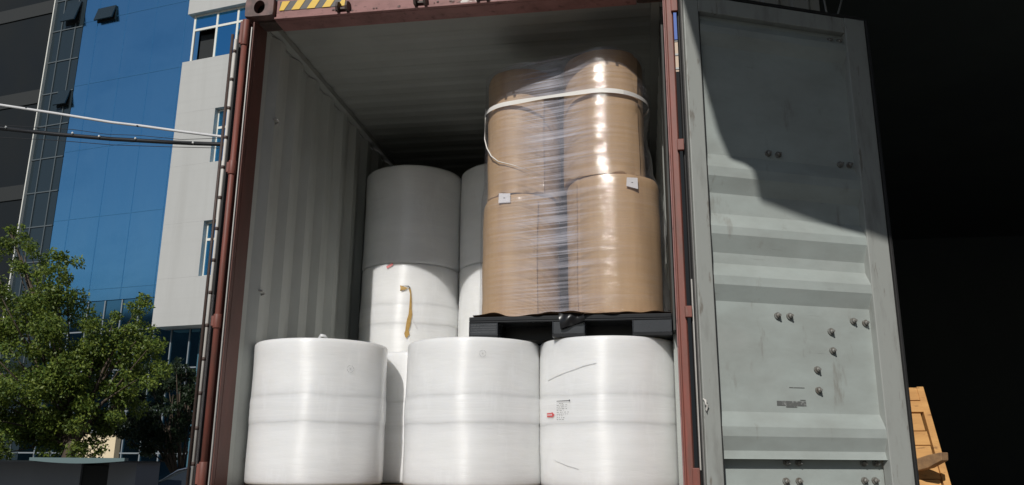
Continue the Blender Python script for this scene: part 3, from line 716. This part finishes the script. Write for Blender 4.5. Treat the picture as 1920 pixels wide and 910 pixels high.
for j in range(72):
    z = .895 + 1.55 * j / 71
    h, c = hull_at(z, .018); row = []
    for k, (x, y) in enumerate(resample(h, c, n)):
        front = y < .5 and 1.56 < x < 2.06
        dent = .010 * math.exp(-((x - 1.79) / .13) ** 2) if y < .6 else 0
        jit = (.0016 * math.sin(j * 1.9 + 2 * math.sin(k * .09)) + .0012 * math.sin(j * .83 + k * .05)) if front else .0006 * math.sin(j * 2.1 + k * .3)
        zz = z + .006 * math.sin(k * .21 + j * .4)
        if x > 2.15: x += .012 * math.sin(j * .35) + .012 * (1 - j / 71)
        row.append((x, y + dent + jit, zz))
    rows.append(row)
slack = [.12 + .88 * math.exp(-((p_[0] - 1.745) / .24) ** 2) * (1 if p_[1] < .62 else .3) for row in rows for p_ in row]
m.grid(rows, True)
film = m.build('stretch_wrap', MT['stretch'], recalc=True); film.data.attributes.new('slack', 'FLOAT', 'POINT').data.foreach_set('value', slack)
tag(film, 'clear creased stretch film wound around the four brown rolls', 'stretch film')

# white strap: tight band a little below the top, slightly tilted, with a loose tail
st = empty('strapping_band', (1.79, .6, .9)); tag(st, 'flat white strap tied around the upper brown rolls with a loose tail', 'strap')
h, c = hull_at(2.2, .023); loop = resample(h, c, 200); A = []; B = []; A2 = []; B2 = []
for k, (x, y) in enumerate(loop):
    z = 2.185 - .03 * (x - 1.79) + .006 * math.sin(k * .05); hw = .0115 + .0025 * math.sin(k * .11)
    A.append((x - 1.79, y - .6, z - hw - .9)); B.append((x - 1.79, y - .6, z + hw - .9))
m = MB(); m.grid([A, B], True); m.build('band', MT['strap'], st, recalc=False)
tail = []
for px, py in ((911, 205), (909, 235), (909, 262), (913, 278), (921, 293), (934, 303), (950, 307), (966, 311), (980, 316), (990, 320)):
    a, z = on_cyl(px, py, 1.545, .70, .250); tail.append((1.545 + .250 * math.cos(a) - 1.79, .70 + .250 * math.sin(a) - .6, z - .9))
m = MB(); m.tube(tail, [.0025, .003, .0035, .004, .004, .003, .0025, .002, .0015, .001], 6); m.build('loose_tail', MT['strap'], st)

# ------------------------------------------------------------------ warehouse on the right, with loading canopy
WY = 1.40
wh = tag(empty('warehouse', (4, WY, GZ)), 'dark open-fronted warehouse behind the grey door on the right', 'warehouse')
def wbox(name, mt, *b, parent=wh):
    m = MB(); x0, x1, y0, y1, z0, z1 = b; m.box(x0 - 4, x1 - 4, y0 - WY, y1 - WY, z0 - GZ, z1 - GZ); return m.build(name, mt, parent)
wbox('side_wall', MT['warehouse'], 3.32, 3.47, WY + .13, 14, GZ, 4.7)
wbox('side_wall', MT['warehouse'], 22, 22.15, WY, 14, GZ, 4.7)
wbox('back_wall', MT['warehouse'], 3.33, 22.4, 14.002, 14.15, GZ, 4.9)
wbox('ceiling', MT['warehouse'], 3.33, 22.4, WY + .05, 14, 4.702, 4.85)
wbox('lintel', MT['warehouse'], 3.475, 21.99, WY + .02, WY + .2, 4.4, 4.69)
wbox('floor', MT['warehouse'], 3.48, 21.99, WY + .13, 13.99, GZ, GZ + .05)
pr = []; x = 2.75 - 4
while x < 3.42 - 4: pr += [(x, 0), (x + .10, 0), (x + .12, .03), (x + .18, .03)]; x += .2
m = MB(); m.strip([(a, b) for a, b in pr], 0, 4.29 - GZ, 'z', 0); m.box(2.76 - 4, 3.47 - 4, .04, .12, 0, 4.29 - GZ); m.build('cladding', MT['cladding'], wh, recalc=False)
# canopy slab whose corner throws the shadow on the open door
out = [(2.12, WY - .04), (2.12, -3.46), (2.145, -3.66), (2.215, -3.67), (2.245, -3.72), (2.245, -3.885), (2.6, -3.882), (22, -3.86), (22, WY - .04)]
m = MB(); m.prism([(a - 4, b - WY) for a, b in out], 4.30 - GZ, 4.36 - GZ); m.build('canopy', MT['warehouse'], wh)
for x in np.arange(3.4, 22, 3.0):
    m = MB(); m.box(x - .06 - 4, x + .06 - 4, -3.6 - WY, -.06, 4.12 - GZ, 4.298 - GZ); m.build('canopy_beam', MT['warehouse'], wh)
for x in (9.4, 15.4, 21.4):
    m = MB(); m.box(x - .08 - 4, x + .08 - 4, -3.5 - WY, -3.34 - WY, 0, 4.118 - GZ); m.build('canopy_post', MT['warehouse'], wh)
m = MB(); w0 = at_y(1545, 0, WY - .08); w1 = at_y(1552, 34, WY - .08); w2 = at_y(1570, 30, WY - .06); w3 = at_y(1580, -6, WY - .05)
def loc(p): return (p.x - 4, p.y - WY, p.z - GZ)
m.tube([loc(w0), loc(w1), loc(w2), loc(w3)], .007, 6); m.build('loose_wire', MT['cladding'], wh)
# dark shed on the other side of the yard (behind the camera, right), unseen, added to cut sky light on the door
ow = tag(empty('sky_blocker', (22, -20, GZ)), 'dark shed out of view, added to keep sky light off the open door', 'blocker')
m = MB(); m.box(-17.5, 20, -5, 5, 0, 9); m.build('wall', MT['factory'], ow)
m = MB(); m.prism([(-5.4, 9.002), (5.4, 9.002), (0, 10.2)], -17.8, 20.3, 'x'); m.build('roof', MT['factory'], ow)

# wooden pallet standing on end against the pier, and a timber offcut stuck in it
A = at_y(1733, 725, 1.27); B = at_y(1786, 910, 1.06)
axis = (B - A).normalized(); foot = A + axis * ((GZ - A.z) / axis.z)
wp = tag(empty('wooden_pallet', foot), 'sunlit orange wooden pallet leaning on end beside the open grey door', 'pallet')
up = (A - foot); LEN = up.length; uz = up.normalized(); ux = Vector((1, .10, 0)); ux = (ux - uz * ux.dot(uz)).normalized(); uy = uz.cross(ux)
MW = Matrix((ux, uy, uz)).transposed().to_4x4()
WD = .80
for x0 in (-.045, -WD):
    m = MB(); m.box(x0, x0 + .04, -.0, .085, 0, LEN, 0, MW); m.build('stringer', MT['wood'], wp, bevel=.003)
z = .02; k = 0
while z < LEN - .01:
    hb = .088 + .02 * math.sin(k * 2.3); m = MB(); y0 = .097 if k % 5 else .092
    Mx = MW @ Matrix.Rotation(rad(random.uniform(-.5, .5)), 4, 'Y')
    m.box(-WD + .041, -.0455, .002 + .004 * (k % 3), .03, z, min(z + hb, LEN - .004), 0, Mx); m.build('deck_board', MT['wood'], wp, bevel=.002)
    z += hb + .006; k += 1
a = at_y(1700, 868, 1.06); b = at_y(1776, 858, .86)
m = MB(); d = (b - a); Ln = d.length; dx = d.normalized(); dz = Vector((0, 0, 1)); dy = dz.cross(dx).normalized(); dz = dx.cross(dy)
MB_ = Matrix.Translation(a) @ Matrix((dx, dy, dz)).transposed().to_4x4()
m.prism([(-.06, -.015), (.05, -.05), (.13, -.042), (Ln - .03, -.012), (Ln - .022, .030), (.15, .026), (.06, .012), (-.05, .004)], -.01, .05, 'y', 0, MB_)
tag(m.build('timber_offcut', MT['wood_grey'], bevel=.004), 'greyish timber block jammed through the leaning wooden pallet', 'timber')

# ------------------------------------------------------------------ office building on the left
Q = Vector((-11.233, 16.98, 0)); e = Vector((-.9823, .1873, 0)); nrm = Vector((-.1873, -.9823, 0))
office = tag(empty('office_building', (Q.x, Q.y, GZ), 0), 'office block with blue mirror-glass wall and pale grey panelled tower', 'building')
MO = Matrix((e, nrm, Vector((0, 0, 1)))).transposed().to_4x4()     # local x leftwards along the face, y towards the viewer
MO = Matrix.Translation((0, 0, -GZ)) @ MO                          # local z measured from the container floor
def obox(name, mt, *b, parent=office):
    m = MB(); m.box(*b, 0, MO); return m.build(name, mt, parent)
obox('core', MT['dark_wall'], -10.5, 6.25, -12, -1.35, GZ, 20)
def glass_wall(name, mt, mm, u0, u1, z0, z1, du, dz, y=-.55, mw=.022, pr_=.03):
    gp = obox(name, mt, u0, u1, y - .1, y, z0, z1)
    m = MB()
    for u in np.arange(u0 + du * .5, u1, du): m.box(u - mw, u + mw, y + .002, y + pr_, z0, z1, 0, MO)
    m.build('mullion', mm, gp)
    m = MB()
    for z_ in np.arange(z0 + .35, z1, dz): m.box(u0, u1, y + .001, y + pr_ * .9, z_ - mw, z_ + mw, 0, MO)
    m.build('transom', mm, gp)
    return gp
glass_wall('glass_facade', MT['blue_glass'], MT['mullion_tint'], -.02, 4.86, 4.62, 20, 1.22, 2.3, mw=.009, pr_=.008)
glass_wall('lower_glazing', MT['low_glass'], MT['mullion_grey'], -1.2, 4.86, GZ + .2, 4.60, .64, 1.15, mw=.018)
side = glass_wall('corner_glazing', MT['dark_glass'], MT['mullion_dim'], 4.88, 6.2, GZ + .2, 20, .62, 1.15, mw=.018)
obox('edge_strip', MT['white_frame'], 6.2, 6.24, -.6, -.45, GZ, 20)
def vent(u, z_, mt, wd=.5, h=.75):
    m = MB(); Mv = MO @ Matrix.Translation((u, -.52, z_)) @ Matrix.Rotation(rad(15), 4, 'X')
    m.box(-wd / 2, wd / 2, -.02, .02, -h, 0, 0, Mv); v = m.build('vent_window', mt, office)
    m = MB(); m.box(-wd / 2, wd / 2, .0, .03, -h, -.02, 0, MO @ Matrix.Translation((u, -.549, z_))); m.build('vent_opening', MT['dark_void'], v)
vent(3.88, 14.55, MT['dark_glass'], .75, .5); vent(5.22, 11.75, MT['dark_glass'], .52, .55); vent(5.35, 15.0, MT['dark_glass'], .6, .8)
# pale tower: panels with window openings
YF, YB = 0.0, -.52
tw = obox('tower_wall', MT['white_panel'], -10.5, 0, YB, YF, 3.63, 4.98)
def tw_piece(*b): obox('tower_wall', MT['white_panel'], *b)
tw_piece(-1.42, 0, YB, YF, 4.982, 6.57); tw_piece(-10.5, -2.9, YB, YF, 4.982, 6.57)
tw_piece(-10.5, 0, YB, YF, 6.572, 8.31)
tw_piece(-1.40, 0, YB, YF, 8.312, 9.98); tw_piece(-10.5, -2.9, YB, YF, 8.312, 9.98)
tw_piece(-10.5, 0, YB, YF, 9.982, 11.66)
tw_piece(-10.5, 0, YB, YF, 13.27, 14.9); tw_piece(-10.5, 0, YB, YF, 14.902, 20)
tw_piece(-10.5, -4.6, YB, YF, 11.662, 13.268)
def window(u0, u1, z0, z1, cols, tz, open_first=False):
    yb = -.16
    wn = obox('window', MT['white_frame'], u0, u1, yb - .04, yb, z0, z0 + .05)
    m = MB(); m.box(u0, u1, yb - .04, yb + .002, z1 - .05, z1, 0, MO); m.box(u0, u1, yb - .04, yb + .001, tz - .035, tz + .035, 0, MO)
    xs = [u0 + (u1 - u0) * c_ for c_ in cols]
    for i, u in enumerate(xs): m.box(u - .035, u + .035, yb - .041, yb + .004, z0, z1, 0, MO)
    m.build('frame', MT['white_frame'], wn)
    for i in range(len(xs) - 1):
        m = MB(); m.box(xs[i] + .036, xs[i + 1] - .036, yb - .03, yb - .02, tz + .036, z1 - .052, 0, MO); m.build('pane', MT['win_glass'], wn)
        if open_first and i == len(xs) - 2:
            m = MB(); m.box(xs[i] + .036, xs[i + 1] - .036, yb - .30, yb - .28, z0 + .052, tz - .036, 0, MO); m.build('open_pane', MT['dark_void'], wn)
        else:
            m = MB(); m.box(xs[i] + .036, xs[i + 1] - .036, yb - .03, yb - .02, z0 + .052, tz - .036, 0, MO); m.build('pane', MT['win_glass'], wn)
window(-4.6, -.16, 11.66, 13.27, [0, .18, .36, .64, .81, 1], 12.78, True)
window(-2.9, -1.40, 8.31, 9.98, [0, .5, 1], 9.42); window(-2.9, -1.42, 4.98, 6.57, [0, .5, 1], 6.06)
obox('soffit', MT['grey_wall'], -10.5, -.02, -1.3, -.53, 3.62, 3.72)
obox('ground_wall', MT['white_panel'], -10.5, -1.22, -1.36, -.95, GZ, 3.615)
# dark neighbouring block
nb = tag(empty('neighbour_building', tuple(Q + e * 6.4 + Vector((0, 0, GZ))), 0), 'dark building at the far left edge beyond the glass office', 'building')
MN = Matrix.Translation((0, 0, -GZ)) @ Matrix((e, nrm, Vector((0, 0, 1)))).transposed().to_4x4()
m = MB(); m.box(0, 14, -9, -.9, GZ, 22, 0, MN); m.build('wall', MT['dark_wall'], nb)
for z_ in np.arange(1.5, 20, 3.4):
    m = MB(); m.box(.01, 13.99, -.899, -.86, z_, z_ + .5, 0, MN); m.build('floor_band', MT['dark_band'], nb)

# ------------------------------------------------------------------ block mirrored in the glass (stands behind the camera to the left)
fb = tag(empty('factory_building', (-70, -22, GZ)), 'long dark factory block across the yard, mirrored in the blue glass', 'building')
m = MB(); m.box(-42, 36, -8, 8, 0, 13.6); m.build('wall', MT['factory'], fb)
m = MB(); m.box(-42.3, 36.3, -8.3, 8.3, 13.605, 14.2); m.build('roof_edge', MT['factory'], fb)
m = MB()
for z_ in (1.5, 5.0, 8.5, 11.0):
    for x in np.arange(-40, 34, 3.2): m.box(x, x + 2.0, 8.0, 8.04, z_, z_ + 1.5)
m.build('windows', MT['dark_glass'], fb)

# ------------------------------------------------------------------ tall block seen in the slit beside the right post
p1 = at_y(1268, 76, 34); p2 = at_y(1268, 10, 34)
tb = tag(empty('tower_block', (p1.x + .9, 36, GZ)), 'beige tiled block with blue upper band, in the slit beside the right post', 'building')
p0 = at_y(1268, 138, 34)
m = MB(); m.box(-1.5, 1.5, -2, 2, p0.z - GZ, p1.z - GZ); m.build('wall', MT['beige_tile'], tb)
m = MB(); m.box(-1.7, 1.7, -2.2, 2.2, 0, p0.z - GZ - .002); m.build('lower_wall', MT['dark_wall'], tb)
m = MB()
for z_ in np.arange(p0.z - GZ + .2, p1.z - GZ, .75): m.box(-1.5, 1.5, -2.04, -2.001, z_, z_ + .10)
m.build('tile_joint', MT['white_panel'], tb)
m = MB(); m.box(-1.6, 1.6, -2.1, 2.1, p1.z - GZ + .002, p2.z - GZ + 3); m.build('upper_band', MT['blue_band'], tb)

# ------------------------------------------------------------------ trees
def foliage(name, parent, clumps, n, size, mt, seed):
    rs = np.random.default_rng(seed)
    cl = np.array([c[:3] for c in clumps]); rr = np.array([c[3] for c in clumps]); wgt = rr ** 2; wgt /= wgt.sum()
    idx = rs.choice(len(clumps), n, p=wgt)
    d = rs.normal(size=(n, 3)); d /= np.linalg.norm(d, axis=1)[:, None]
    rad_ = rs.uniform(.25, 1, n) ** .55
    pos = cl[idx] + d * (rr[idx] * rad_)[:, None] * np.array([1, 1, .82])
    t = rs.normal(size=(n, 3)); t[:, 2] -= .45; t /= np.linalg.norm(t, axis=1)[:, None]
    b = np.cross(t, rs.normal(size=(n, 3))); b /= np.linalg.norm(b, axis=1)[:, None]
    s = size * rs.uniform(.6, 1.3, n)[:, None]; nn = np.cross(t, b)
    V = np.stack([pos, pos + t * s * .5 + b * s * .24 + nn * s * .06, pos + t * s, pos + t * s * .5 - b * s * .24 + nn * s * .06], 1).reshape(-1, 3)
    me = bpy.data.meshes.new(name); me.vertices.add(4 * n); me.vertices.foreach_set('co', V.ravel())
    me.loops.add(4 * n); me.loops.foreach_set('vertex_index', np.arange(4 * n)); me.polygons.add(n)
    me.polygons.foreach_set('loop_start', np.arange(0, 4 * n, 4)); me.polygons.foreach_set('loop_total', np.full(n, 4)); me.update(); me.validate()
    o = bpy.data.objects.new(name, me); col.objects.link(o); me.materials.append(mt); o.parent = parent; return o
def tree(base, pix_clumps, Yd, label, n, size, mt, seed, hb):
    rs = random.Random(seed); root = tag(empty('tree', base), label, 'tree'); cl = []; B = Vector(base)
    for px, py, pr, dy in pix_clumps:
        p = at_y(px, py, Yd + dy); cl.append((p.x - B.x, p.y - B.y, p.z - B.z, pr / F_PX * (p - Vector(CAM)).length))
    sub = []
    for c_ in cl:
        for _ in range(9):
            d = Vector((rs.gauss(0, 1), rs.gauss(0, 1), rs.gauss(0, .9))).normalized() * c_[3] * rs.uniform(.45, .98)
            sub.append((c_[0] + d.x, c_[1] + d.y, c_[2] + d.z, c_[3] * rs.uniform(.22, .42)))
    foliage('crown', root, sub, n, size, mt, seed)
    m = MB(); top = Vector((rs.uniform(-.1, .1), 0, hb)); m.tube([(0, 0, 0), (.04, .02, hb * .4), (-.03, 0, hb * .8), top], [.13, .10, .085, .07], 10)
    for c_ in cl: 
        q = Vector(c_[:3]); mid = top.lerp(q, .5) + Vector((rs.uniform(-.15, .15), rs.uniform(-.15, .15), .1)); m.tube([top - Vector((0, 0, .15)), mid, q], [.035, .022, .008], 7)
    for s_ in sub[::4]:
        q = Vector(s_[:3]); m.tube([top.lerp(q, .55), q], [.016, .005], 5)
    m.build('trunk', MT['bark'], root); return root
b1 = at_y(120, 900, 9.0); b1.z = GZ
tree(tuple(b1), [(30, 560, 75, -.4), (110, 590, 70, 0), (200, 640, 70, .3), (60, 690, 90, -.5), (170, 730, 85, .2), (255, 640, 40, .2), (20, 780, 70, -.3), (120, 790, 70, 0), (225, 760, 55, .3), (-60, 640, 90, 0), (40, 480, 38, 0), (110, 505, 35, .1), (20, 440, 26, 0), (250, 590, 34, .3), (-40, 520, 60, 0), (60, 610, 60, -.5), (140, 680, 70, -.2), (60, 760, 70, -.2), (170, 790, 60, .1), (260, 710, 45, .3), (10, 820, 50, -.2), (100, 830, 45, 0)],
     9.0, 'leafy green tree at the left in front of the blue glass', 60000, .066, MT['leaf'], 5, 1.9)
b2 = at_y(330, 900, 11.5); b2.z = GZ
tree(tuple(b2), [(325, 740, 45, 0), (310, 790, 48, 0), (352, 770, 38, .2), (340, 700, 28, 0), (290, 820, 45, .1), (345, 820, 36, 0), (270, 760, 36, .2), (262, 815, 36, .2), (235, 780, 34, .3), (280, 705, 30, .2), (355, 715, 26, .1)],
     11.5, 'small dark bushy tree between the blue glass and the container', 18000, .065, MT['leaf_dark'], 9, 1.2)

# ------------------------------------------------------------------ gatehouse, cream wall, car
Yg = 7.4
a = at_y(-40, 860, Yg); b = at_y(258, 860, Yg)
gh = tag(empty('gatehouse', (a.x, Yg, GZ)), 'low grey gatehouse with flat pale teal roof slab and dark doorway, bottom left', 'gatehouse')
Wg = b.x - a.x; d0 = at_y(152, 880, Yg).x - a.x; d1 = at_y(204, 880, Yg).x - a.x; zt = at_y(100, 866, Yg).z - GZ
m = MB(); m.box(-2.5, d0, 0, .6, 0, zt); m.box(d1, Wg, 0, .6, 0, zt); m.box(d0 - .01, d1 + .01, .3, .598, 0, zt - .002); m.build('wall', MT['grey_wall'], gh)
m = MB(); m.box(d0, d1, .04, .08, 0, zt - .05); m.build('door', MT['dark_void'], gh)
m = MB(); m.box(-2.5, Wg + .05, -.75, .65, zt + .0005, zt + .004 + .012); m.build('roof_edge', MT['dark_wall'], gh)  # overhang added, deep enough to keep the wall below in shade
m = MB(); s0 = at_y(88, 860, Yg - .5).x - a.x; s1 = at_y(262, 860, Yg - .5).x - a.x
pr = [(s0 + (s1 - s0) * t, zt + .02 - .035 * math.sin(PI * t)) for t in np.linspace(0, 1, 13)] + [(s1, zt + .06), (s0, zt + .06)]
m.prism(pr, -.85, -.76, 'y'); m.build('roof_slab', MT['slab'], gh)
cw0 = at_y(150, 812, 14.5); cw1 = at_y(214, 848, 14.5)
cw = tag(empty('boundary_wall', (cw0.x, 14.5, GZ)), 'small cream sunlit wall glimpsed under the leafy tree', 'wall')
m = MB(); m.box(0, cw1.x - cw0.x, 0, .2, 0, cw0.z - GZ); m.build('wall_face', MT['cream'], cw)
m = MB(); m.box(-.06, cw1.x - cw0.x + .06, -.05, .25, cw0.z - GZ, cw0.z - GZ + .06); m.build('coping', MT['grey_wall'], cw)

def parked_car(loc, rz):
    car = tag(empty('parked_car', loc, rz), 'dark parked car whose roof shows beside the container at lower left', 'car')
    lowp = [(-2.1, .30), (-2.15, .55), (-2.0, .78), (-1.0, .92), (.9, .95), (1.9, .92), (2.1, .75), (2.12, .35), (1.75, .25), (-1.8, .25)]
    m = MB(); m.prism(lowp, -.86, .86, 'y'); body = m.build('body', MT['car_paint'], car, bevel=.06)
    cab = [(-1.15, .90), (-.35, 1.40), (-.1, 1.46), (.6, 1.48), (1.15, 1.42), (1.75, .93)]
    m = MB(); rows = []
    for y, sc_ in ((-.80, .0), (-.68, .86), (-.58, .985), (0, 1.0), (.58, .985), (.68, .86), (.80, .0)):
        rows.append([(x, y, .90 + (z_ - .90) * sc_) for x, z_ in cab])
    m.grid(rows); m.build('cabin', MT['car_glass'], car)
    m = MB(); rows = [[(x, y, z_ + .012 - .03 * abs(y) ** 2) for x, z_ in cab[1:5]] for y in np.linspace(-.6, .6, 7)]; m.grid(rows); m.build('roof', MT['car_paint'], car, recalc=True)
    for s_ in (-1, 1):
        m = MB(); m.tube([(x, s_ * .60, z_ - .005) for x, z_ in cab], .022, 8); m.build('roof_pillar', MT['chrome'], car)
        m = MB(); m.tube([(-2.08, s_ * .62, .64), (-2.16, s_ * .62, .64)], [.12, .09], 14); m.build('headlight', MT['lamp'], car)
        for x in (-1.35, 1.35):
            m = MB(); m.tube([(x, s_ * .70, .32), (x, s_ * .74, .32), (x, s_ * .88, .32), (x, s_ * .90, .32)], [.27, .32, .32, .28], 24); wl = m.build('wheel', MT['tyre'], car)
            m = MB(); m.tube([(x, s_ * .90, .32), (x, s_ * .912, .32)], .19, 18); m.build('rim', MT['chrome'], wl)
        m = MB(); m.box(-.75, -.6, s_ * .86, s_ * 1.02, .95, 1.08); m.build('mirror', MT['car_paint'], car, bevel=.02)
    return car
pc = at_y(292, 905, 9.2)
parked_car((pc.x + 1.02, 9.2, GZ), rad(8))

# ------------------------------------------------------------------ overhead lines
def line_pts(pix, Y0, Y1, extra=14):
    n = len(pix); P = [at_y(px, py, Y0 + (Y1 - Y0) * i / (n - 1)) for i, (px, py) in enumerate(pix)]
    d0 = (P[0] - P[1]).normalized(); d1 = (P[-1] - P[-2]).normalized(); return [P[0] + d0 * 9] + P + [P[-1] + d1 * 2.4]
def overhead(name, pix, r, mt, label, Y0=10, Y1=10, cat='cable'):
    m = MB(); pts = line_pts(pix, Y0, Y1); m.tube(pts, r, 8); return tag(m.build(name, mt), label, cat)
c1 = overhead('conduit_pipe', [(0, 197), (105, 213), (210, 230), (262, 236), (340, 247), (420, 257)], .028, MT['cable_white'], 'white conduit line sloping across the blue glass, above the black cable', cat='conduit')
for px, py in ((50, 204), (259, 236)):
    p = at_y(px, py, 10); m = MB(); m.tube([p - Vector((.02, 0, -.005)), p + Vector((.02, 0, -.005))], .028, 8); m.build('joint', MT['cable_black'], c1)
c2 = overhead('cable_bundle', [(0, 241), (105, 252), (210, 261), (300, 266), (360, 269), (420, 271)], .042, MT['cable_black'], 'thick black cable with shiny clips across the blue glass', Y0=9.9, Y1=9.9)
for px, py in ((11, 239), (136, 250), (186, 256), (254, 260), (362, 268)):
    p = at_y(px, py, 9.85); m = MB(); m.tube([p - Vector((.02, 0, 0)), p, p + Vector((.02, 0, -.0))], [.012, .030, .012], 8); m.build('clip', MT['clip'], c2)
overhead('thin_wire', [(0, 258), (100, 263), (210, 272), (330, 276), (420, 278)], .007, MT['cable_black'], 'thin dark wire just below the thick black cable', Y0=10.2, Y1=10.2, cat='wire')
overhead('thin_wire', [(0, 235), (136, 243), (200, 252), (260, 254), (340, 262), (420, 259)], .006, MT['cable_black'], 'thin dark wire between the white conduit and the thick black cable', Y0=9.8, Y1=9.8, cat='wire')
